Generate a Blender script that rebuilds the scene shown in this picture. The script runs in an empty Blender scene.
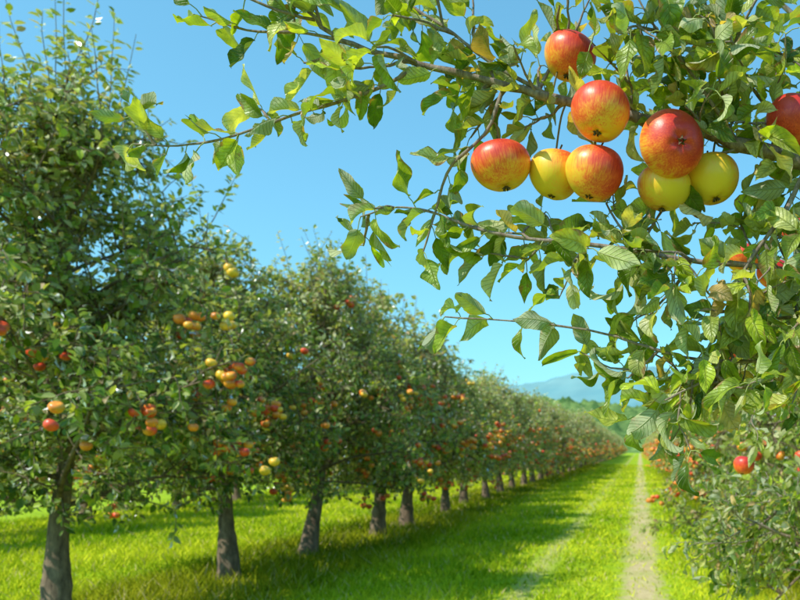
import bpy, math, numpy as np
from mathutils import Vector, Matrix, noise as mnoise
R = np.random.default_rng
def nrm(a):
    a=np.asarray(a,float); return a/np.maximum(np.linalg.norm(a,axis=-1,keepdims=True),1e-9)

# ------------------------------------------------------------ mesh accumulator
class Acc:
    def __init__(s): s.V=[];s.F=[];s.C=[];s.U=[];s.n=0
    def add(s,V,F,mat=0,col=(1,1,1),uv=None,smooth=True):
        V=np.asarray(V,float).reshape(-1,3);F=np.asarray(F,int)
        n=len(V); col=np.asarray(col,float)
        if col.ndim==1: col=np.tile(col,(n,1))
        if uv is None: uv=np.zeros((n,2))
        s.V.append(V);s.C.append(col);s.U.append(uv)
        s.F.append((F+s.n,mat,smooth)); s.n+=n
    def obj(s,name,mats,parent=None,mesh_only=False):
        me=bpy.data.meshes.new(name+"_mesh")
        V=np.concatenate(s.V);C=np.concatenate(s.C);U=np.concatenate(s.U)
        li=np.concatenate([f.ravel() for f,_,_ in s.F])
        tot=np.concatenate([np.full(len(f),f.shape[1]) for f,_,_ in s.F])
        st=np.concatenate([[0],np.cumsum(tot)[:-1]])
        mi=np.concatenate([np.full(len(f),m) for f,m,_ in s.F])
        sm=np.concatenate([np.full(len(f),k) for f,_,k in s.F])
        me.vertices.add(len(V)); me.vertices.foreach_set("co",V.ravel())
        me.loops.add(len(li)); me.loops.foreach_set("vertex_index",li.astype(np.int32))
        me.polygons.add(len(tot)); me.polygons.foreach_set("loop_start",st.astype(np.int32))
        me.polygons.foreach_set("loop_total",tot.astype(np.int32))
        me.polygons.foreach_set("material_index",mi.astype(np.int32))
        me.polygons.foreach_set("use_smooth",sm.astype(bool))
        ca=me.color_attributes.new("Col",'FLOAT_COLOR','POINT')
        ca.data.foreach_set("color",np.hstack([C,np.ones((len(C),1))]).ravel().astype(np.float32))
        uvl=me.uv_layers.new(name="UVMap"); uvl.data.foreach_set("uv",U[li].ravel().astype(np.float32))
        for m in mats: me.materials.append(m)
        me.update(); me.validate()
        if mesh_only: return me
        o=bpy.data.objects.new(name,me); bpy.context.collection.objects.link(o)
        if parent: o.parent=parent
        return o

def tube(acc,pts,rad,sides=6,mat=0,col=(1,1,1)):
    P=np.asarray(pts,float);n=len(P);rad=np.broadcast_to(rad,(n,))
    T=nrm(np.gradient(P,axis=0))
    ref=np.array([0.31,0.87,0.2]) if abs(T[0,2])>.8 else np.array([0,0,1.])
    A=nrm(np.cross(T,ref));B=np.cross(T,A)
    a=np.linspace(0,2*np.pi,sides,endpoint=False)
    V=P[:,None]+rad[:,None,None]*(np.cos(a)[None,:,None]*A[:,None]+np.sin(a)[None,:,None]*B[:,None])
    i=np.arange(n-1)[:,None]*sides;j=np.arange(sides)[None];k=(j+1)%sides
    F=np.stack([i+j,i+k,i+sides+k,i+sides+j],-1).reshape(-1,4)
    uv=np.stack(np.broadcast_arrays(a[None]/6.28,np.arange(n)[:,None]*1.0),-1).reshape(-1,2)
    acc.add(V.reshape(-1,3),F,mat,col,uv)

def spline(pts,n):
    P=np.asarray(pts,float);m=len(P)
    Q=np.vstack([2*P[0]-P[1],P,2*P[-1]-P[-2]])
    out=[]
    for t in np.linspace(0,m-1-1e-6,n):
        i=int(t);f=t-i;a,b,c,d=Q[i:i+4]
        out.append(.5*((2*b)+(-a+c)*f+(2*a-5*b+4*c-d)*f*f+(-a+3*b-3*c+d)*f**3))
    return np.array(out)

def leaf_batch(acc,base,dr,up,L,W,curl,fold,col,nv=4,nu=3,wavy=0,serr=0,rng=None,mat=1):
    N=len(base)
    dr=nrm(dr); sd=nrm(np.cross(dr,up)); nm=np.cross(sd,dr)
    if nv==4: v=np.array([0,.3,.68,1.])
    else: v=np.linspace(0,1,nv)
    u=np.linspace(-1,1,nu)
    w=np.sin(np.pi*v**.82)**.75*(1-.12*v); w[0]=.05; w[-1]=.015
    k=curl[:,None]+1e-4
    fx=np.sin(k*v)/k; fz=-(1-np.cos(k*v))/k
    tx=np.cos(k*v); tz=-np.sin(k*v)
    ww=np.broadcast_to(w[None],(N,nv)).copy()
    if serr: ww=ww*(1+serr*rng.uniform(-1,1,(N,nv)))
    ph=rng.uniform(0,6.28,(N,1,1)) if wavy else 0
    au=np.abs(u)
    c=np.cos(fold)[:,None,None];s_=np.sin(fold)[:,None,None]
    X=W[:,None,None]*ww[:,:,None]*u[None,None]*c
    Zf=W[:,None,None]*ww[:,:,None]*(au**1.3)[None,None]*s_
    if wavy:
        Zf=Zf+wavy*W[:,None,None]*np.sin(v[None,:,None]*9+ph+(u[None,None]>0)*1.7)*(au**2)[None,None]
    Ll=L[:,None,None]
    D=Ll*fx[:,:,None]-Zf*tz[:,:,None]*1.0
    H=Ll*fz[:,:,None]+Zf*tx[:,:,None]
    if wavy:  # twist of the blade along its length
        tw_=rng.normal(0,.6,(N,1,1))*v[None,:,None]
        X,H2=X*np.cos(tw_),X*np.sin(tw_); H=H+H2
    V=base[:,None,None]+D[...,None]*dr[:,None,None]+X[...,None]*sd[:,None,None]+H[...,None]*nm[:,None,None]
    g=(np.arange(nv-1)[:,None]*nu+np.arange(nu-1)[None])
    F1=np.stack([g,g+1,g+nu+1,g+nu],-1).reshape(-1,4)
    F=(F1[None]+(np.arange(N)*nv*nu)[:,None,None]).reshape(-1,4)
    uv=np.stack(np.broadcast_arrays(u[None],v[:,None]),-1).reshape(-1,2)
    uv=np.tile(uv,(N,1))
    acc.add(V.reshape(-1,3),F,mat,np.repeat(col,nv*nu,axis=0),uv)

# ------------------------------------------------------------ materials
def newmat(name):
    m=bpy.data.materials.new(name);m.use_nodes=True;nt=m.node_tree
    for n in list(nt.nodes): nt.nodes.remove(n)
    return m,nt,nt.nodes,nt.links
def nd(N,t,**k):
    n=N.new(t)
    for a,b in k.items(): setattr(n,a,b)
    return n
def ramp(N,stops):
    r=N.new('ShaderNodeValToRGB');e=r.color_ramp.elements
    e[0].position=stops[0][0];e[0].color=(*stops[0][1],1)
    e[1].position=stops[-1][0];e[1].color=(*stops[-1][1],1)
    for p,c in stops[1:-1]:
        x=e.new(p);x.color=(*c,1)
    return r
def mth(N,Lk,op,a,b=None,clamp=False):
    n=N.new('ShaderNodeMath');n.operation=op;n.use_clamp=clamp
    for i,x in enumerate((a,b)):
        if x is None: continue
        if isinstance(x,(int,float)): n.inputs[i].default_value=x
        else: Lk.new(x,n.inputs[i])
    return n.outputs[0]

def leaf_mat_simple(name,trans=.35):
    m,nt,N,K=newmat(name)
    at=nd(N,'ShaderNodeAttribute',attribute_name="Col");col=at.outputs['Color']
    geo=nd(N,'ShaderNodeNewGeometry')
    bk=nd(N,'ShaderNodeMix',data_type='RGBA');K.new(mth(N,K,'MULTIPLY',geo.outputs['Backfacing'],.5),bk.inputs[0])
    K.new(col,bk.inputs[6]);bk.inputs[7].default_value=(.46,.47,.27,1)
    d=nd(N,'ShaderNodeBsdfDiffuse');K.new(bk.outputs[2],d.inputs[0])
    g=nd(N,'ShaderNodeBsdfGlossy');g.inputs['Roughness'].default_value=.5;g.inputs[0].default_value=(1,1,1,1)
    fr=nd(N,'ShaderNodeFresnel');fr.inputs[0].default_value=1.36
    m1=nd(N,'ShaderNodeMixShader');K.new(fr.outputs[0],m1.inputs[0]);K.new(d.outputs[0],m1.inputs[1]);K.new(g.outputs[0],m1.inputs[2])
    t=nd(N,'ShaderNodeBsdfTranslucent')
    tm=nd(N,'ShaderNodeMix',data_type='RGBA',blend_type='MULTIPLY');tm.inputs[0].default_value=1
    K.new(col,tm.inputs[6]);tm.inputs[7].default_value=(1.9,1.75,.35,1);K.new(tm.outputs[2],t.inputs[0])
    ms=nd(N,'ShaderNodeMixShader');ms.inputs[0].default_value=trans
    K.new(m1.outputs[0],ms.inputs[1]);K.new(t.outputs[0],ms.inputs[2])
    o=nd(N,'ShaderNodeOutputMaterial');K.new(ms.outputs[0],o.inputs[0])
    return m

def leaf_mat(name,trans=.3,rough=.42,spec=.5):
    m,nt,N,K=newmat(name)
    at=nd(N,'ShaderNodeAttribute',attribute_name="Col")
    ns=nd(N,'ShaderNodeTexNoise');ns.inputs['Scale'].default_value=70
    ns.inputs['Detail'].default_value=5
    tc=nd(N,'ShaderNodeTexCoord');K.new(tc.outputs['Object'],ns.inputs['Vector'])
    r=ramp(N,[(.3,(.55,.60,.5)),(.7,(1.5,1.38,1.3))]);K.new(ns.outputs['Fac'],r.inputs[0])
    mx=nd(N,'ShaderNodeMix',data_type='RGBA',blend_type='MULTIPLY');mx.inputs[0].default_value=1
    K.new(at.outputs['Color'],mx.inputs[6]);K.new(r.outputs[0],mx.inputs[7])
    col=mx.outputs[2]
    geo=nd(N,'ShaderNodeNewGeometry')
    uv=nd(N,'ShaderNodeUVMap');sp=nd(N,'ShaderNodeSeparateXYZ');K.new(uv.outputs[0],sp.inputs[0])
    au=mth(N,K,'ABSOLUTE',sp.outputs[0])
    vv=mth(N,K,'SUBTRACT',sp.outputs[1],mth(N,K,'MULTIPLY',au,.22))
    w=mth(N,K,'SINE',mth(N,K,'MULTIPLY',vv,55))
    vein=mth(N,K,'MULTIPLY',mth(N,K,'POWER',mth(N,K,'MAXIMUM',w,0.0),8),.55)
    mid=mth(N,K,'SUBTRACT',1,mth(N,K,'MULTIPLY',au,11),True)
    vm=mth(N,K,'MAXIMUM',vein,mid,True)
    m2=nd(N,'ShaderNodeMix',data_type='RGBA');K.new(mth(N,K,'MULTIPLY',vm,.45),m2.inputs[0])
    K.new(col,m2.inputs[6]);m2.inputs[7].default_value=(.38,.44,.16,1);col=m2.outputs[2]
    n2=nd(N,'ShaderNodeTexNoise');n2.inputs['Scale'].default_value=42;n2.inputs['Detail'].default_value=7;n2.inputs['Roughness'].default_value=.62
    K.new(tc.outputs['Object'],n2.inputs['Vector'])
    e=mth(N,K,'ADD',n2.outputs['Fac'],mth(N,K,'MULTIPLY',mth(N,K,'POWER',au,4),.14))
    br=mth(N,K,'MULTIPLY',mth(N,K,'SUBTRACT',e,.625),14,True)
    m3=nd(N,'ShaderNodeMix',data_type='RGBA');K.new(br,m3.inputs[0]);K.new(col,m3.inputs[6])
    m3.inputs[7].default_value=(.30,.18,.07,1);col=m3.outputs[2]
    bump=nd(N,'ShaderNodeBump');bump.inputs['Strength'].default_value=.9;bump.inputs['Distance'].default_value=.002
    hb=mth(N,K,'ADD',mth(N,K,'MULTIPLY',vm,-1),mth(N,K,'MULTIPLY',ns.outputs['Fac'],1.8))
    K.new(hb,bump.inputs['Height'])
    bk=nd(N,'ShaderNodeMix',data_type='RGBA');K.new(mth(N,K,'MULTIPLY',geo.outputs['Backfacing'],.62),bk.inputs[0])
    K.new(col,bk.inputs[6]);bk.inputs[7].default_value=(.58,.58,.40,1)
    p=nd(N,'ShaderNodeBsdfPrincipled');K.new(bk.outputs[2],p.inputs['Base Color'])
    p.inputs['Specular IOR Level'].default_value=spec
    rr=mth(N,K,'ADD',mth(N,K,'MULTIPLY',geo.outputs['Backfacing'],.3),rough);K.new(rr,p.inputs['Roughness'])
    K.new(bump.outputs[0],p.inputs['Normal'])
    t=nd(N,'ShaderNodeBsdfTranslucent')
    tm=nd(N,'ShaderNodeMix',data_type='RGBA',blend_type='MULTIPLY');tm.inputs[0].default_value=1
    K.new(col,tm.inputs[6]);tm.inputs[7].default_value=(2.3,2.2,.4,1);K.new(tm.outputs[2],t.inputs[0])
    ms=nd(N,'ShaderNodeMixShader');ms.inputs[0].default_value=trans
    K.new(p.outputs[0],ms.inputs[1]);K.new(t.outputs[0],ms.inputs[2])
    o=nd(N,'ShaderNodeOutputMaterial');K.new(ms.outputs[0],o.inputs[0])
    return m

def bark_mat(name,a,b,scale=30):
    m,nt,N,K=newmat(name)
    tc=nd(N,'ShaderNodeTexCoord');mp=nd(N,'ShaderNodeMapping');mp.inputs['Scale'].default_value=(1,1,.35)
    K.new(tc.outputs['Object'],mp.inputs[0])
    ns=nd(N,'ShaderNodeTexNoise');ns.inputs['Scale'].default_value=scale;ns.inputs['Detail'].default_value=8
    ns.inputs['Roughness'].default_value=.7
    K.new(mp.outputs[0],ns.inputs['Vector'])
    r=ramp(N,[(.35,a),(.7,b)]);K.new(ns.outputs['Fac'],r.inputs[0])
    p=nd(N,'ShaderNodeBsdfPrincipled');K.new(r.outputs[0],p.inputs['Base Color']);p.inputs['Roughness'].default_value=.85
    bp=nd(N,'ShaderNodeBump');bp.inputs['Strength'].default_value=.9;bp.inputs['Distance'].default_value=.35/scale
    K.new(ns.outputs['Fac'],bp.inputs['Height']);K.new(bp.outputs[0],p.inputs['Normal'])
    o=nd(N,'ShaderNodeOutputMaterial');K.new(p.outputs[0],o.inputs[0])
    return m

def vcol_mat(name,rough=.35,spec=.5,nsc=0,trans=0):
    m,nt,N,K=newmat(name)
    at=nd(N,'ShaderNodeAttribute',attribute_name="Col");col=at.outputs['Color']
    if nsc:
        ns=nd(N,'ShaderNodeTexNoise');ns.inputs['Scale'].default_value=nsc
        tc=nd(N,'ShaderNodeTexCoord');K.new(tc.outputs['Object'],ns.inputs['Vector'])
        r=ramp(N,[(.3,(.7,.7,.7)),(.7,(1.25,1.25,1.25))]);K.new(ns.outputs['Fac'],r.inputs[0])
        mx=nd(N,'ShaderNodeMix',data_type='RGBA',blend_type='MULTIPLY');mx.inputs[0].default_value=1
        K.new(col,mx.inputs[6]);K.new(r.outputs[0],mx.inputs[7]);col=mx.outputs[2]
    if trans:
        p=nd(N,'ShaderNodeBsdfDiffuse');K.new(col,p.inputs[0])
    else:
        p=nd(N,'ShaderNodeBsdfPrincipled');K.new(col,p.inputs['Base Color'])
        p.inputs['Roughness'].default_value=rough;p.inputs['Specular IOR Level'].default_value=spec
    out=p.outputs[0]
    if trans:
        t=nd(N,'ShaderNodeBsdfTranslucent');K.new(col,t.inputs[0])
        ms=nd(N,'ShaderNodeMixShader');ms.inputs[0].default_value=trans
        K.new(out,ms.inputs[1]);K.new(t.outputs[0],ms.inputs[2]);out=ms.outputs[0]
    o=nd(N,'ShaderNodeOutputMaterial');K.new(out,o.inputs[0])
    return m

def apple_mat(name,amount,bdir):
    m,nt,N,K=newmat(name)
    tc=nd(N,'ShaderNodeTexCoord')
    nv=nd(N,'ShaderNodeVectorMath',operation='NORMALIZE');K.new(tc.outputs['Object'],nv.inputs[0])
    mp=nd(N,'ShaderNodeMapping');mp.inputs['Scale'].default_value=(11,11,.9);K.new(nv.outputs[0],mp.inputs[0])
    ns=nd(N,'ShaderNodeTexNoise');ns.inputs['Scale'].default_value=1.7;ns.inputs['Detail'].default_value=6;ns.inputs['Roughness'].default_value=.68
    K.new(mp.outputs[0],ns.inputs['Vector'])
    n2=nd(N,'ShaderNodeTexNoise');n2.inputs['Scale'].default_value=1.7;n2.inputs['Detail'].default_value=3;K.new(nv.outputs[0],n2.inputs['Vector'])
    dt=nd(N,'ShaderNodeVectorMath',operation='DOT_PRODUCT');K.new(nv.outputs[0],dt.inputs[0]);dt.inputs[1].default_value=Vector(bdir).normalized()
    a=mth(N,K,'ADD',mth(N,K,'MULTIPLY',dt.outputs['Value'],.40),amount)
    a=mth(N,K,'ADD',a,mth(N,K,'MULTIPLY',mth(N,K,'SUBTRACT',ns.outputs['Fac'],.5),1.05))
    a=mth(N,K,'ADD',a,mth(N,K,'MULTIPLY',mth(N,K,'SUBTRACT',n2.outputs['Fac'],.5),.8))
    r=ramp(N,[(0.0,(.82,.53,.035)),(.27,(.90,.42,.035)),(.48,(.86,.19,.028)),(.68,(.76,.072,.025)),(1,(.52,.024,.018))])
    K.new(a,r.inputs[0])
    vo=nd(N,'ShaderNodeTexVoronoi');vo.inputs['Scale'].default_value=13;K.new(nv.outputs[0],vo.inputs['Vector'])
    dot=mth(N,K,'MULTIPLY',mth(N,K,'SUBTRACT',.085,vo.outputs['Distance']),20,True)
    mx=nd(N,'ShaderNodeMix',data_type='RGBA');K.new(mth(N,K,'MULTIPLY',dot,.55),mx.inputs[0]);K.new(r.outputs[0],mx.inputs[6]);mx.inputs[7].default_value=(.88,.6,.3,1)
    p=nd(N,'ShaderNodeBsdfPrincipled');K.new(mx.outputs[2],p.inputs['Base Color'])
    n3=nd(N,'ShaderNodeTexNoise');n3.inputs['Scale'].default_value=5;K.new(nv.outputs[0],n3.inputs['Vector'])
    K.new(mth(N,K,'ADD',mth(N,K,'MULTIPLY',n3.outputs['Fac'],.35),.2),p.inputs['Roughness'])
    bp=nd(N,'ShaderNodeBump');bp.inputs['Strength'].default_value=.18;bp.inputs['Distance'].default_value=.001
    K.new(ns.outputs['Fac'],bp.inputs['Height']);K.new(bp.outputs[0],p.inputs['Normal'])
    o=nd(N,'ShaderNodeOutputMaterial');K.new(p.outputs[0],o.inputs[0])
    return m

M_leaf=leaf_mat_simple("apple_leaf",.30)
M_hleaf=leaf_mat("apple_leaf_detailed",.33,.38,.45)
M_bark=bark_mat("apple_bark",(.075,.048,.028),(.32,.225,.14),22)
M_twig=bark_mat("twig_bark",(.13,.085,.06),(.38,.30,.24),160)
M_fruit=vcol_mat("fruit_skin",.35,.5,25)
M_stem=vcol_mat("stem_skin",.7,.3,0)

# ------------------------------------------------------------ fruit shape
def apple_shape(seg,rings,r,asym=0.0,ph0=0.0,tall=.90):
    th=np.linspace(0.0,np.pi,rings);ph=np.linspace(0,2*np.pi,seg,endpoint=False)
    rad=np.sin(th)*(1+.10*np.cos(th))
    z=tall*np.cos(th)-.34*np.exp(-(th/.42)**2)+.17*np.exp(-((np.pi-th)/.33)**2)
    lob=1+.028*np.cos(5*ph+ph0)[None]*np.clip((th-1.4)/1.7,0,1)[:,None]+.018*np.cos(2*ph+1+ph0)[None]
    X=rad[:,None]*np.cos(ph)[None]*lob;Y=rad[:,None]*np.sin(ph)[None]*lob
    Z=np.broadcast_to(z[:,None],X.shape)+.02*np.cos(5*ph+ph0)[None]*np.exp(-((np.pi-th[:,None])/.6)**2)
    Z=Z*(1+asym*X)
    V=np.stack([X,Y,Z],-1).reshape(-1,3)*r
    i=np.arange(rings-1)[:,None]*seg;j=np.arange(seg)[None];k=(j+1)%seg
    F=np.stack([i+j,i+seg+j,i+seg+k,i+k],-1).reshape(-1,4)
    return V,F
AV,AF=apple_shape(10,8,1.0)

# ------------------------------------------------------------ leaf colours
def leaf_cols(rng,n,bright=1.0,aut=.04,grey=0.0):
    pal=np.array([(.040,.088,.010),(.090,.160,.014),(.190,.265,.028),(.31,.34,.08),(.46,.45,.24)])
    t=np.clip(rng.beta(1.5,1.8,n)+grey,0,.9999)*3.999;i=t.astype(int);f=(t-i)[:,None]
    c=pal[i]*(1-f)+pal[i+1]*f
    a=rng.random(n)<aut;c[a]=np.array([.46,.32,.16])*rng.uniform(.6,1.3,(a.sum(),1))
    b=rng.random(n)<.12;c[b]=np.array([.33,.41,.035])
    return np.clip(c*bright*rng.uniform(.8,1.2,(n,1)),0,.66)

def perp_rand(rng,T):
    a=rng.normal(size=T.shape);a-= (a*T).sum(-1,keepdims=True)*T
    return nrm(a)

# ------------------------------------------------------------ whole trees
def grow(rng,p,d,L,n,up,wob):
    pts=[np.array(p,float)];d=nrm(d)
    for i in range(n):
        d=nrm(d+np.array([0,0,up])/n+rng.normal(0,wob,3))
        pts.append(pts[-1]+d*L/n)
    return np.array(pts)

def make_tree(seed,H=3.6,Rc=1.45,fruit=70,dens=1.0,sprouts=24,zlow=.78,tw=7,aut=.05,bright=1.0,grey=0.,lf=1.0,skirt=.0,fz=.46,fspread=.20,nl=24,zcut=.55):
    rng=R(seed);acc=Acc()
    lean=rng.normal(0,.05,2)
    zt=H*.80
    tr=spline([(0,0,-.05),(lean[0]*.4,lean[1]*.4,.35),(lean[0],lean[1],.8),(lean[0]*2+rng.normal(0,.06),lean[1]*2,zt*.6),(lean[0]*2+rng.normal(0,.12),lean[1]*2+rng.normal(0,.12),zt)],22)
    tz=np.linspace(0,1,22)
    rad=.108*(1-tz)**1.1+.010+.035*np.exp(-tz*22)
    rad=rad*(1+rng.normal(0,.04,22))
    tube(acc,tr,rad,12,0)
    LB=[];LT=[];fr=[]
    def leafline(P,s,t0=0.0):
        seg=np.linalg.norm(np.diff(P,axis=0),axis=1);cum=np.concatenate([[0],np.cumsum(seg)]);L=cum[-1]
        n=max(2,int(L*(1-t0)/s*dens));t=np.sort(rng.uniform(t0*L,L,n))
        q=np.stack([np.interp(t,cum,P[:,i]) for i in range(3)],-1)
        tg=nrm(np.stack([np.interp(t,cum,np.gradient(P[:,i])) for i in range(3)],-1))
        LB.append(q);LT.append(tg)
    az=rng.uniform(0,6.28)
    for i in range(nl):
        f=i/(nl-1);z=zlow+(zt-zlow)*f**1.12
        k=int(np.argmin(abs(tr[:,2]-z)));p=tr[k]
        az+=2.4+rng.normal(0,.25)
        prof=(1-f)**.5*.80+.26
        el=math.radians(rng.uniform(4,24)+38*f)
        L=Rc*prof*rng.uniform(.70,1.18)
        d=(math.cos(az)*math.cos(el),math.sin(az)*math.cos(el),math.sin(el))
        P=grow(rng,p,d,L,7,rng.uniform(-.35,.35)-skirt*(1-f),.12)
        P=spline(P,12)
        tube(acc,P,np.linspace(.022*(1-f*.5),.005,12),6,0)
        ns=int(10+4*(1-f))
        for j in range(ns):
            t=rng.uniform(.08,1.0);q=P[min(11,int(t*11))]
            dd=nrm(P[-1]-P[0]);pr=perp_rand(rng,dd)
            d2=dd*.6+pr*1.0+np.array([0,0,.08])
            L2=rng.uniform(.28,.62)*(1.1-.3*t)
            P2=grow(rng,q,d2,L2,5,rng.uniform(-.6,.6),.16)
            if P2[-1,2]<zcut: continue      # pruned: nothing hangs below picking height
            tube(acc,P2,np.linspace(.008,.0035,6),4,0)
            leafline(P2,.030,.1)
            if rng.random()<.5 : fr.append(P2[-2])
            for m in range(tw):
                q3=P2[rng.integers(1,6)];d3=nrm(P2[-1]-P2[0])*.5+perp_rand(rng,nrm(P2[-1]-P2[0]))+np.array([0,0,.05])
                P3=grow(rng,q3,d3,rng.uniform(.12,.30),3,rng.uniform(-.5,.5),.2)
                tube(acc,P3,np.linspace(.004,.002,4),3,0)
                leafline(P3,.024,.1)
                if rng.random()<.2: fr.append(P3[1])
        if f>.25:
            for j in range(max(1,int(sprouts/nl*1.6*(.4+f)+rng.random()))):
                q=P[rng.integers(4,12)]
                d2=np.array([rng.normal(0,.28),rng.normal(0,.28),1.])
                P2=grow(rng,q,d2,rng.uniform(.35,.95)*(H/3.6),6,.1,.07)
                tube(acc,P2,np.linspace(.006,.002,7),4,0)
                leafline(P2,.024,.05)
    B=np.concatenate(LB);T=np.concatenate(LT);n=len(B)
    d=T*.6+perp_rand(rng,T)*.9+np.array([0,0,-.25])
    up=np.array([0,0,.9])+rng.normal(0,.55,(n,3))+nrm(B*[1,1,0]+1e-6)*.35
    L=rng.uniform(.046,.080,n)*lf
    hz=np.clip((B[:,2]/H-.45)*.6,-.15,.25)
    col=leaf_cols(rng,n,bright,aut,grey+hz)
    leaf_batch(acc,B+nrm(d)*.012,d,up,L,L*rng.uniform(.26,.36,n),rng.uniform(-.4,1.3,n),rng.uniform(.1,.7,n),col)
    fr=np.array(fr);rr=np.hypot(fr[:,0],fr[:,1])
    w=(rr/Rc)**4*np.exp(-((fr[:,2]-H*fz)/(H*fspread))**2)+1e-5
    idx=rng.choice(len(fr),min(fruit,len(fr)-1),replace=False,p=w/w.sum())
    for ii in idx:
        nc=rng.integers(1,6);kk=rng.random()
        for c in range(nc):
            r=rng.uniform(.031,.042)
            o=fr[ii]*np.array([1.10,1.10,1])+np.array([rng.normal(0,.065),rng.normal(0,.065),-.03-rng.uniform(0,.13)])
            k=np.clip(kk+rng.normal(0,.2),0,1)
            base=np.array([.78,.08,.03]) if k<.50 else (np.array([.88,.26,.035]) if k<.82 else np.array([.90,.52,.05]))
            al=np.array([.88,.46,.05]);g=np.clip(AV@nrm(rng.normal(size=3))*.7+.15,0,1)[:,None]
            rot=np.array(Matrix.Rotation(rng.uniform(0,6),3,'Z')@Matrix.Rotation(rng.normal(0,.4),3,'X'))
            acc.add(AV@rot.T*r+o,AF,2,base*(1-g)+al*g)
    return acc.obj("apple_tree_v",[M_bark,M_leaf,M_fruit],mesh_only=True)

def put_tree(me,x,y,rot,s=1.0,sz=1.0):
    o=bpy.data.objects.new("apple_tree",me);bpy.context.collection.objects.link(o)
    o.location=(x,y,0);o.rotation_euler=(0,0,rot);o.scale=(s,s,s*sz);return o

t1=make_tree(11,4.15,1.5,75,1.05,40,zlow=.86,fz=.50,nl=30,zcut=.80)
t2=make_tree(12,3.40,1.42,85,1.0,28,zlow=.84,fz=.50,nl=27,zcut=.78)
t3=make_tree(13,3.70,1.45,75,1.0,32,grey=.05,zlow=.84,fz=.48,nl=27,zcut=.76)
t4=make_tree(14,3.1,1.4,85,.75,26,bright=1.05,aut=.12,grey=.16,tw=5,lf=1.25,zlow=.75,zcut=.66)
t5=make_tree(15,3.0,1.4,85,.75,26,bright=1.05,aut=.20,grey=.22,tw=5,lf=1.25,zlow=.72,zcut=.62)
t6=make_tree(16,3.2,1.4,80,.5,20,bright=1.1,aut=.24,grey=.26,tw=4,lf=1.7,skirt=.2,zcut=.45)
t7=make_tree(17,3.3,1.45,14,1.0,24,aut=.10,grey=.10,skirt=.6,zlow=.6,nl=27,zcut=.2)
put_tree(t1,-4.1,5.45,.3)
put_tree(t2,-4.1,7.76,1.2)
put_tree(t3,-4.0,9.35,2.2)
put_tree(t4,-3.85,11.4,.9,1.08)
put_tree(t5,-3.85,12.8,4.0,1.08)
put_tree(t2,-3.85,15.4,3.1,.90)
rg=R(5)
near=[t4,t5,t4,t5]
y=17.6
while y<135:
    V=near if y<32 else [t6]
    put_tree(V[rg.integers(0,len(V))],-3.85+rg.normal(0,.1),y,rg.uniform(0,6.28),rg.uniform(.9,1.06),rg.uniform(.93,1.08));y+=rg.uniform(1.9,2.5)
y=3.5
while y<135:
    V=[t7,t7,t7] if y<10 else ([t4,t7] if y<24 else [t6])
    put_tree(V[rg.integers(0,len(V))],2.05+rg.normal(0,.06),y,rg.uniform(0,6.28),rg.uniform(.92,1.02),rg.uniform(.98,1.08));y+=rg.uniform(1.8,2.2)
y=6.0
while y<60:
    put_tree(t6,-9.8+rg.normal(0,.1),y,rg.uniform(0,6.28),rg.uniform(.9,1.05));y+=rg.uniform(2.2,2.8)

# ------------------------------------------------------------ near apple tree (right row) with the long fruiting limb
EYE=1.30
hero=bpy.data.objects.new("apple_tree",None);bpy.context.collection.objects.link(hero)
def cm(l): # x cm, height above 1.30 m in cm, y cm
    return [np.array([a[0]/100,a[2]/100,EYE+a[1]/100]) for a in l]
rng=R(78)
wood=Acc();lv=Acc()
apples=[ # x, h, y, radius (cm), blush amount, blush dir, up axis
 (-8.9,49.8,99,3.3,.55,(.6,-.5,.5),(.15,.1,1)),
 (-4.8,40.3,93.5,3.6,.54,(-.3,-.3,.7),(.12,.30,1)),
 (-17.3,35.2,97,3.65,.43,(-.1,-.6,.75),(-.22,.05,1)),
 (-10.9,35.0,99.5,3.4,.26,(.6,.2,.5),(.15,.0,1)),
 (-5.7,33.9,96,3.6,.45,(.75,-.3,.3),(.2,.05,1)),
 (3.9,36.4,93,3.9,.66,(.5,-.3,-.5),(-.30,.92,.25)),
 (3.0,32.6,97.5,3.4,.27,(-.5,.4,.3),(.1,.0,1)),
 (9.1,34.2,99,3.5,.26,(.3,.6,.4),(-.2,.2,1)),
 (19.0,40.6,97,3.4,.85,(0,-.5,.5),(.3,.4,1)),
 (33.0,45.5,162,3.8,.8,(0,-.5,.5),(0,.2,1)),
 (22.5,41.5,170,3.8,.5,(0,-.5,.5),(0,.2,1)),
 (29.5,38.5,172,3.8,.75,(0,-.5,.5),(.2,.2,1)),
 (22.0,22.5,176,3.8,.8,(0,-.5,.5),(.2,.2,1)),
 (30,-5,225,3.1,.6,(0,-.5,.5),(.2,.2,1)),
]
AP=np.array([(a[0]/100,a[2]/100,EYE+a[1]/100,a[3]/100) for a in apples])

def wtwig(P,r0,r1,sides=8):
    n=len(P);rr=np.linspace(r0,r1,n)*(1+rng.normal(0,.07,n))
    for i in range(2,n-1,4): rr[i]*=1.22
    tube(wood,P+rng.normal(0,r1*.35,P.shape),rr,sides,0)

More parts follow.
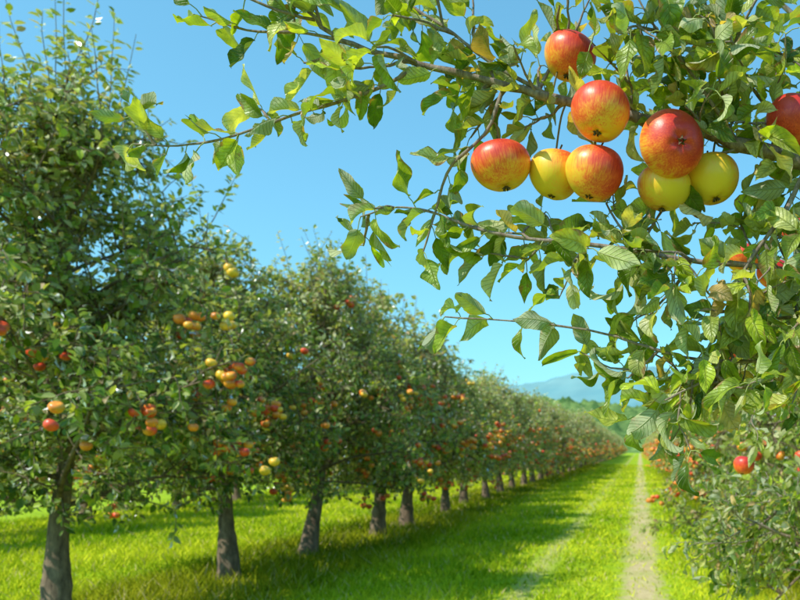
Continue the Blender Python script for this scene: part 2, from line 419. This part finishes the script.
def hleaves(P,s,t0=0.0,Lr=(.032,.058),cluster=1):
    seg=np.linalg.norm(np.diff(P,axis=0),axis=1);cum=np.concatenate([[0],np.cumsum(seg)]);L=cum[-1]
    t=np.arange(t0*L+rng.uniform(0,s),L,s);t=np.append(t,L)
    B=[];D=[];U=[];LL=[]
    ang=rng.uniform(0,6.28)
    for tt in t:
        q=np.array([np.interp(tt,cum,P[:,i]) for i in range(3)])
        tg=nrm(np.array([np.interp(tt,cum,np.gradient(P[:,i])) for i in range(3)]))
        a=nrm(np.cross(tg,[.1,.2,1.]));b=np.cross(tg,a)
        for c in range(cluster if cluster==1 else rng.integers(1,cluster+1)):
            ang+=2.4+rng.normal(0,.4)
            pr=a*math.cos(ang)+b*math.sin(ang)
            d=nrm(tg*rng.uniform(.3,1.0)+pr*.9+np.array([0,0,-rng.uniform(-.1,.6)]))
            B.append(q);D.append(d);LL.append(rng.uniform(*Lr))
            U.append(nrm(np.array([-.25,-.35,.7])+rng.normal(0,.85,3)))
    return B,D,U,LL
ALL=[[],[],[],[]]
def addleaves(*a,**k):
    for i,x in enumerate(hleaves(*a,**k)): ALL[i]+=x
def subtwigs(P,n,Lr,bias,s=.024,cl=2,t0=.1,rad=.0022,depth=0,sub=(.04,.08)):
    for i in range(n):
        q=P[int(rng.uniform(t0,1)*(len(P)-1))];tg=nrm(P[-1]-P[0])
        d=tg*.5+perp_rand(rng,tg)*.9+np.array(bias)
        L=rng.uniform(*Lr)
        Q=spline(grow(rng,q,d,L,4,rng.uniform(-.4,.4),.18),8)
        wtwig(Q,rad,rad*.5,6)
        addleaves(Q,s,.1,cluster=cl)
        if depth: subtwigs(Q,depth,sub,bias,s,cl,.3,rad*.7)

tr=spline([(2.05,1.45,-.05),(2.03,1.45,.4),(2.0,1.45,.85),(2.08,1.5,1.6),(2.0,1.45,2.5),(2.05,1.4,3.2)],26)
tube(wood,tr,.11*(1-np.linspace(0,1,26))**.7+.014+.04*np.exp(-np.linspace(0,1,26)*20),14,1)
A=spline([(2.0,1.45,.9),(1.55,1.3,1.25),(1.0,1.12,1.47),(.55,1.02,1.58)]+cm([(27.5,33,98),(20,36,97.5),(12.5,38.3,98),(7.5,39.9,98),(0,41.9,99),(-10,43.7,98),(-18.7,45.8,97),(-28,48,97),(-37.5,51,97),(-42,55.4,97),(-44,61,98)]),70)
na=len(A);rA=np.interp(np.linspace(0,1,na),[0,.2,.42,.6,.8,1],[.035,.022,.0085,.0062,.0034,.002])
wtw=A+rng.normal(0,.0012,A.shape);tube(wood,wtw,rA*(1+rng.normal(0,.08,na)),10,0)
Avis=A[int(na*.30):]
tw={}
tw['B']=spline(cm([(-27,47.7,97),(-31.9,44.6,96),(-36.2,42.5,95),(-42.5,40.9,95.5),(-51.2,38.8,97),(-58,38.1,98),(-63.7,38.3,98)]),26)
tw['C']=spline(cm([(-10,43.7,98),(-17.5,47.4,97),(-23.7,51.6,96),(-28.7,55.4,97),(-32.5,60,98)]),18)
tw['C2']=spline(cm([(-13,44.5,98),(-11.5,49,100),(-8.7,53.5,101),(-6.2,60,102)]),14)
tw['D']=spline([np.array([1.6,1.35,1.2]),np.array([.9,1.2,1.36]),np.array([.45,1.08,1.48])]+cm([(25,22,102),(15,22.9,98),(7.5,23.2,97),(0,24.2,96),(-7.5,25.3,96),(-15,26.2,97),(-21.2,27.6,97),(-26.2,29.5,97),(-30.6,30,97),(-34.5,28.5,96)]),50)
tw['E']=spline(cm([(25,12,104),(12.5,11,99),(6.2,11.3,98),(0,12.9,97),(-5,14.4,97),(-15,15.8,97),(-24.4,16.3,97)]),24)
tw['F']=spline(cm([(-17,45,97),(-19,39,96),(-23.5,34.5,96),(-25.5,29.5,97),(-27,24.5,97)]),16)
tw['G']=spline(cm([(21,35.5,97.5),(17.5,28.5,95),(13,22.2,95),(10.6,15.6,95),(9.6,9.5,96),(10.2,6.2,97)]),24)
tw['H']=spline(cm([(8,39.8,98),(4.5,33.5,101),(1,27.2,99),(-1.5,21,97)]),14)
tw['I']=spline(cm([(20,36,97.5),(16,43.5,99),(10.5,51,99),(7.5,60,100)]),16)
tw['J']=spline(cm([(12.5,38.3,98),(6.5,46,96),(1.3,52.2,95),(-2.5,60,96)]),16)
tw['K']=spline(cm([(34,40,98),(24,47,100),(14,53.5,101),(4,57,102)]),16)
tw['L']=spline(cm([(24,35,98),(22,26,98),(20,18,99),(17,12,100)]),16)
tw['M']=spline(cm([(-36,50.5,97),(-42,51.8,97),(-48,51.5,96),(-55,53.5,96)]),14)
for k,P in tw.items():
    r0={'B':.0026,'D':.0048,'E':.0026,'G':.0032,'C':.003}.get(k,.0025)
    wtwig(P,r0,.0009,8)
wtwig(spline([np.array([1.75,1.4,1.12]),np.array([1.0,1.25,1.30])]+cm([(50,10,112),(25,12,104)]),20),.012,.0027,8)
L2=spline([(2.05,1.5,1.2),(1.3,1.65,1.75),(.75,1.68,1.98),(.42,1.62,2.12),(.2,1.6,2.3)],26)
L3=spline([(2.04,1.5,1.0),(1.2,1.75,1.28),(.75,1.8,1.42),(.42,1.75,1.5),(.25,1.7,1.42)],26)
L4=spline([(2.05,1.45,1.5),(1.4,1.3,2.1),(.9,1.2,2.3),(.4,1.2,2.25)],26)
L5=spline([(2.03,1.5,.70),(1.45,2.0,.86),(.95,2.3,.98),(.55,2.45,1.0),(.33,2.42,1.08)],26)
L6=spline([(2.03,1.5,.88),(1.35,2.1,1.15),(.9,2.5,1.2),(.52,2.7,1.1),(.36,2.75,.95)],26)
L7=spline([(2.03,1.5,.66),(1.4,2.1,.66),(1.0,2.4,.72),(.66,2.5,.70)],26)
for P in (L2,L3,L4,L5,L6,L7): tube(wood,P,np.linspace(.022,.003,len(P)),8,0)
addleaves(Avis,.026,.0,cluster=2)
addleaves(tw['B'],.024,.05,cluster=3,Lr=(.030,.048))
addleaves(tw['M'],.024,.1,cluster=2,Lr=(.030,.048))
addleaves(tw['C'],.020,.1,cluster=2)
addleaves(tw['C2'],.020,.1,cluster=2)
addleaves(tw['D'][16:],.024,.0,cluster=2)
addleaves(tw['E'],.040,.0,cluster=2)
addleaves(tw['F'],.022,.0,cluster=2,Lr=(.034,.048))
for k in 'GHIJKL': addleaves(tw[k],.021,.0,cluster=2)
subtwigs(Avis[:26],11,(.05,.12),(0,0,.35),depth=1)
subtwigs(Avis[22:],10,(.05,.11),(0,0,.3),s=.026)
subtwigs(Avis[34:],6,(.04,.09),(0,0,.2),s=.026)
subtwigs(tw['C'],5,(.05,.11),(0,0,.2))
subtwigs(tw['C2'],4,(.05,.10),(0,0,.1))
subtwigs(tw['B'][6:],3,(.03,.05),(0,0,.1))
subtwigs(tw['D'][18:34],8,(.04,.08),(0,0,-.05),depth=1)
subtwigs(tw['D'][12:28],6,(.05,.10),(0,0,.0),depth=1)
subtwigs(tw['D'][34:],3,(.03,.06),(0,0,-.3))
subtwigs(tw['E'][:12],5,(.04,.08),(0,0,.1),depth=1)
subtwigs(tw['G'],12,(.04,.09),(.1,0,.1),depth=1)
subtwigs(tw['H'],3,(.03,.06),(0,0,-.1))
subtwigs(tw['I'],5,(.05,.11),(0,0,0),depth=1)
subtwigs(tw['J'],5,(.05,.11),(0,0,0),depth=1)
subtwigs(tw['K'],5,(.05,.11),(0,0,0),depth=1)
subtwigs(tw['L'],9,(.05,.10),(0,0,0),depth=1)
for P,k in ((L2,6),(L3,10),(L4,5)):
    subtwigs(P[12:],k,(.10,.22),(0,0,-.05),s=.028,depth=2)
for P,k in ((L5,17),(L6,17),(L7,15)):
    subtwigs(P[8:],k,(.14,.34),(-.1,0,.05),s=.030,depth=3,sub=(.08,.16))
B,D,U,LL=[np.array(x) for x in ALL]
mid=B+D*(.015+LL[:,None]*.5)
keep=np.ones(len(B),bool)
for ax,ay,az,ar in AP[:9]:
    dd=np.linalg.norm(mid-[ax,ay,az],axis=1);keep&=dd>ar*1.2
    fr=(np.hypot(mid[:,0]-ax,mid[:,2]-az)<ar*1.12)&(mid[:,1]<ay)
    keep&=~(fr&(rng.random(len(B))<.86))
B,D,U,LL=B[keep],D[keep],U[keep],LL[keep]
n=len(B);print("hero leaves",n)
pet=rng.uniform(.008,.018,n)
for i in range(n):
    p0=B[i];p1=B[i]+D[i]*pet[i];mm=(p0+p1)/2+np.array([0,0,.002])
    tube(wood,[p0,mm,p1],[.0009,.0007,.0007],4,2,(.28,.32,.10))
hc=leaf_cols(rng,n,1.08,.05,.05)
leaf_batch(lv,B+D*pet[:,None],D,U,LL,LL*rng.uniform(.23,.34,n),rng.uniform(-1.1,2.3,n),rng.uniform(.1,1.1,n),hc,nv=15,nu=7,wavy=.28,serr=.06,rng=rng,mat=0)
for ax,ay,az,ar in AP[:9]:
    dA=np.linalg.norm(np.vstack([A,tw['H'],tw['F']])-[ax,ay,az+ar],axis=1);q=np.vstack([A,tw['H'],tw['F']])[np.argmin(dA)]
    tube(wood,spline([q,(q+np.array([ax,ay,az+ar]))/2+np.array([0,0,.006]),(ax,ay,az+ar*.5)],8),.0014,6,2,(.16,.13,.05))
ow=wood.obj("branches",[M_twig,M_bark,M_stem],hero)
ol=lv.obj("leaves",[M_hleaf],hero)

for i,(x,h,yy,r,am,bd,axu) in enumerate(apples):
    a=Acc();v,f=apple_shape(56,40,r/100,rng.uniform(-.10,.10),rng.uniform(0,6),rng.uniform(.84,.97));a.add(v,f,0)
    rr=r/100
    s=spline([(0,0,.45*rr),(.02*rr,0,.8*rr),(.1*rr,.03*rr,1.15*rr)],6);tube(a,s,.0013,6,1,(.13,.10,.04))
    bz=-.90*rr+.17*rr
    for k in range(5):
        t=k*1.2566;c,sn=math.cos(t),math.sin(t)
        pts=[(c*.05*rr-sn*.05*rr,sn*.05*rr+c*.05*rr,bz-.01*rr),(c*.05*rr+sn*.05*rr,sn*.05*rr-c*.05*rr,bz-.01*rr),(c*.17*rr,sn*.17*rr,bz-.10*rr),(c*.06*rr,sn*.06*rr,bz-.17*rr)]
        a.add(pts,[[0,1,2],[0,2,3],[1,3,2]],1,(.10,.07,.035),smooth=False)
    o=a.obj("apple",[apple_mat("apple_skin_%d"%i,am,bd),M_stem])
    o.location=(x/100,yy/100,EYE+h/100)
    z=Vector(axu).normalized();o.rotation_mode='QUATERNION'
    o.rotation_quaternion=Vector((0,0,1)).rotation_difference(z)

# ------------------------------------------------------------ ground
m,nt,N,K=newmat("orchard_ground")
tc=nd(N,'ShaderNodeTexCoord');sp=nd(N,'ShaderNodeSeparateXYZ');K.new(tc.outputs['Object'],sp.inputs[0])
def noi(s,d=5,r=.6):
    n=nd(N,'ShaderNodeTexNoise');n.inputs['Scale'].default_value=s;n.inputs['Detail'].default_value=d;n.inputs['Roughness'].default_value=r
    K.new(tc.outputs['Object'],n.inputs['Vector']);return n.outputs['Fac']
nA,nB,nC=noi(.9),noi(7,6,.7),noi(40,4)
g1=ramp(N,[(.3,(.14,.24,.008)),(.5,(.31,.44,.012)),(.72,(.50,.54,.03))]);K.new(mth(N,K,'ADD',mth(N,K,'MULTIPLY',nA,.5),mth(N,K,'MULTIPLY',nB,.5)),g1.inputs[0])
so=ramp(N,[(.3,(.42,.32,.14)),(.7,(.72,.58,.33))]);K.new(mth(N,K,'ADD',mth(N,K,'MULTIPLY',nC,.5),mth(N,K,'MULTIPLY',nB,.5)),so.inputs[0])
wob=mth(N,K,'MULTIPLY',mth(N,K,'SUBTRACT',mth(N,K,'ADD',mth(N,K,'MULTIPLY',nB,.5),mth(N,K,'MULTIPLY',nA,.5)),.5),1.1)
def track(cx,hw,amt):
    dx=mth(N,K,'ABSOLUTE',mth(N,K,'SUBTRACT',sp.outputs[0],cx))
    e=mth(N,K,'ADD',dx,wob)
    k=mth(N,K,'MULTIPLY',mth(N,K,'SUBTRACT',hw,e),7,True)
    k=mth(N,K,'MULTIPLY',k,mth(N,K,'MULTIPLY',mth(N,K,'SUBTRACT',nA,.22),3.0,True))
    return mth(N,K,'MULTIPLY',k,amt)
tk=mth(N,K,'MAXIMUM',track(0.02,.27,1.0),track(-1.08,.17,.6),True)
mx=nd(N,'ShaderNodeMix',data_type='RGBA');K.new(tk,mx.inputs[0]);K.new(g1.outputs[0],mx.inputs[6]);K.new(so.outputs[0],mx.inputs[7])
# shade beneath each tree row, deepened by a darker ground colour
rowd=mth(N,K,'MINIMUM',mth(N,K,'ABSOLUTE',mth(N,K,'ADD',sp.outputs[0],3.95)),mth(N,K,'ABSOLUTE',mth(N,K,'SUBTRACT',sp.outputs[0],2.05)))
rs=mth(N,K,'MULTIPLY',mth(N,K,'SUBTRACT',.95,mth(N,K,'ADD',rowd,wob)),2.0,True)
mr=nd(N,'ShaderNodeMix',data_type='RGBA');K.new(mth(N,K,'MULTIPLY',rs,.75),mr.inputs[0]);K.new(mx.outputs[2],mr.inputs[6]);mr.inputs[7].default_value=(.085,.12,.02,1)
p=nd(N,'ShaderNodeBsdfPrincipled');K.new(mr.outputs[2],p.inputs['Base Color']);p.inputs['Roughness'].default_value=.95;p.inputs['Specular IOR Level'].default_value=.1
bp=nd(N,'ShaderNodeBump');bp.inputs['Strength'].default_value=.8;bp.inputs['Distance'].default_value=.05;K.new(nB,bp.inputs['Height']);K.new(bp.outputs[0],p.inputs['Normal'])
o_=nd(N,'ShaderNodeOutputMaterial');K.new(p.outputs[0],o_.inputs[0])
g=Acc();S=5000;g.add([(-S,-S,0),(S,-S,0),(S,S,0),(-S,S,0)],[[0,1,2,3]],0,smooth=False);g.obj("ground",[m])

M_grass=vcol_mat("grass_blades",.6,.25,0,.22)
rg=R(9);n=280000
yy=5.0*np.exp(rg.random(n)*math.log(60/5.0));xx=rg.uniform(-11,5,n)
def sw(x,y,s,ph): return np.sin(x*s+ph+1.7*np.sin(y*s*.7+ph))*np.sin(y*s*.9+ph*2+1.3*np.sin(x*s*.8))
den=.5+.5*sw(xx,yy,2.3,.4)
wv=.07*np.sin(yy*1.7)+.05*np.sin(yy*3.9+xx*3)
d1=np.abs(xx-.02+wv);d2=np.abs(xx+1.08+.05*np.sin(yy*1.3+1))
pk=np.ones(n);pk[d1<.36]=.55;pk[d1<.22]=.12;pk[d2<.17]=.38
kp=rg.random(n)<pk;xx,yy,den=xx[kp],yy[kp],den[kp];n=len(xx)
h=rg.uniform(.025,.065,n)*(1+1.1*den);h[(np.abs(xx+3.9)<.9)|(xx>1.1)]*=1.5
h[(xx>-1.5)&(xx<.5)]*=.6
w=rg.uniform(.004,.008,n)*(yy/6)**.8
a=rg.uniform(0,6.28,n);ln=rg.normal(0,.6,(n,2))*h[:,None]
b=np.stack([xx,yy,np.zeros(n)],-1);sd=np.stack([np.cos(a),np.sin(a),np.zeros(n)],-1)*w[:,None]
tip=b+np.stack([ln[:,0],ln[:,1],h],-1)
Vg=np.stack([b-sd,b+sd,tip],1).reshape(-1,3);Fg=np.arange(3*n).reshape(-1,3)
t=np.clip(.52+.36*sw(xx,yy,1.1,2)+.15*sw(xx,yy,4.1,1)+rg.normal(0,.26,n),0,1)
t=t[:,None]
cg=np.array([.20,.35,.008])*(1-t)+np.array([.74,.74,.035])*t
rowshade=np.clip(1.35-np.minimum(np.abs(xx+3.95),np.abs(xx-2.05)),0,.6)[:,None]/.6
cg=cg*(1-.45*rowshade)  # row shade deepened in the blade colour as well
dry=rg.random(n)<.06;cg[dry]=(.6,.50,.22)
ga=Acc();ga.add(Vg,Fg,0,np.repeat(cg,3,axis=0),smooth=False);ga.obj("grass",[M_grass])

# ------------------------------------------------------------ hills
def hill(name,x0,x1,y0,y1,nx,ny,hf,bump,bs,cols,ns):
    X=np.linspace(x0,x1,nx);Y=np.linspace(y0,y1,ny);V_=[]
    for y_ in Y:
        f=(y_-y0)/(y1-y0);pr=math.sin(min(1,f*1.35)*math.pi/2)
        if f>.8: pr*=1-(f-.8)*2
        for x in X:
            z=hf(x)*pr
            b_=mnoise.voronoi(Vector((x/bs,y_/bs,0)))[0][0]
            z+=bump*(1-b_*1.6)*min(1,f*12)+bump*.8*mnoise.noise(Vector((x/bs*2.3,y_/bs*2.3,3)))
            V_.append((x,y_,z-1 if f>0 else -2))
    i=np.arange(ny-1)[:,None]*nx;j=np.arange(nx-1)[None]
    F=np.stack([i+j,i+j+1,i+nx+j+1,i+nx+j],-1).reshape(-1,4)
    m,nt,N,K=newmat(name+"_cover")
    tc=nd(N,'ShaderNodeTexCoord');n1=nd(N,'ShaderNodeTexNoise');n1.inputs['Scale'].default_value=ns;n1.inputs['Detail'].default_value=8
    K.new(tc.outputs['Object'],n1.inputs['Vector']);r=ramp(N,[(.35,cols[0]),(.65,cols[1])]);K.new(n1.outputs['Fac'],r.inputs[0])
    p=nd(N,'ShaderNodeBsdfPrincipled');K.new(r.outputs[0],p.inputs['Base Color']);p.inputs['Roughness'].default_value=1;p.inputs['Specular IOR Level'].default_value=0
    o=nd(N,'ShaderNodeOutputMaterial');K.new(p.outputs[0],o.inputs[0])
    a=Acc();a.add(V_,F,0);a.obj(name,[m])
g1=lambda x,c,w:math.exp(-((x-c)/w)**2)
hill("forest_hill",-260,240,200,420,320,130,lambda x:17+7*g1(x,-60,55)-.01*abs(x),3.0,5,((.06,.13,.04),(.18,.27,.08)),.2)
hill("distant_hills",-1800,1800,1500,2600,240,50,lambda x:140+95*g1(x,-20,300)+50*g1(x,-700,300)+40*g1(x,900,300),8,60,((.14,.30,.33),(.19,.35,.36)),.008)  # blue aerial haze is mixed into these hill colours

# ------------------------------------------------------------ light, sky, camera
el=math.radians(47);sx,sy=-.78,-.62;hn=math.hypot(sx,sy)
sd_=Vector((sx/hn*math.cos(el),sy/hn*math.cos(el),math.sin(el)))
sl=bpy.data.lights.new("sun",'SUN');sl.energy=5.0;sl.angle=math.radians(.53);sl.color=(1,.96,.87)
so_=bpy.data.objects.new("sun",sl);bpy.context.collection.objects.link(so_);so_.rotation_euler=sd_.to_track_quat('Z','Y').to_euler();so_.location=(-10,-8,20)
W=bpy.data.worlds.new("World");bpy.context.scene.world=W;W.use_nodes=True
N=W.node_tree.nodes;K=W.node_tree.links
bg=N['Background'];sk=N.new('ShaderNodeTexSky');sk.sky_type='NISHITA';sk.sun_disc=False
sk.sun_elevation=el;sk.sun_rotation=math.atan2(sx,sy);sk.air_density=1.0;sk.dust_density=1.0;sk.ozone_density=1.0
gm=N.new('ShaderNodeGamma');gm.inputs[1].default_value=.66
ml=N.new('ShaderNodeMix');ml.data_type='RGBA';ml.blend_type='MULTIPLY';ml.inputs[0].default_value=1;ml.inputs[7].default_value=(1.15,2.45,2.8,1)
K.new(sk.outputs[0],gm.inputs[0]);K.new(gm.outputs[0],ml.inputs[6]);K.new(ml.outputs[2],bg.inputs[0]);bg.inputs[1].default_value=.138
c=bpy.data.cameras.new("camera");co=bpy.data.objects.new("camera",c);bpy.context.collection.objects.link(co)
co.location=(0,0,EYE);co.rotation_euler=(math.radians(90),0,0)
c.lens=35;c.sensor_width=36;c.shift_x=-.30;c.shift_y=.185;c.clip_start=.05;c.clip_end=9000
c.dof.use_dof=True;c.dof.focus_distance=.96;c.dof.aperture_fstop=11.0
sc=bpy.context.scene;sc.camera=co
sc.view_settings.view_transform='Standard';sc.view_settings.look='None';sc.view_settings.exposure=0
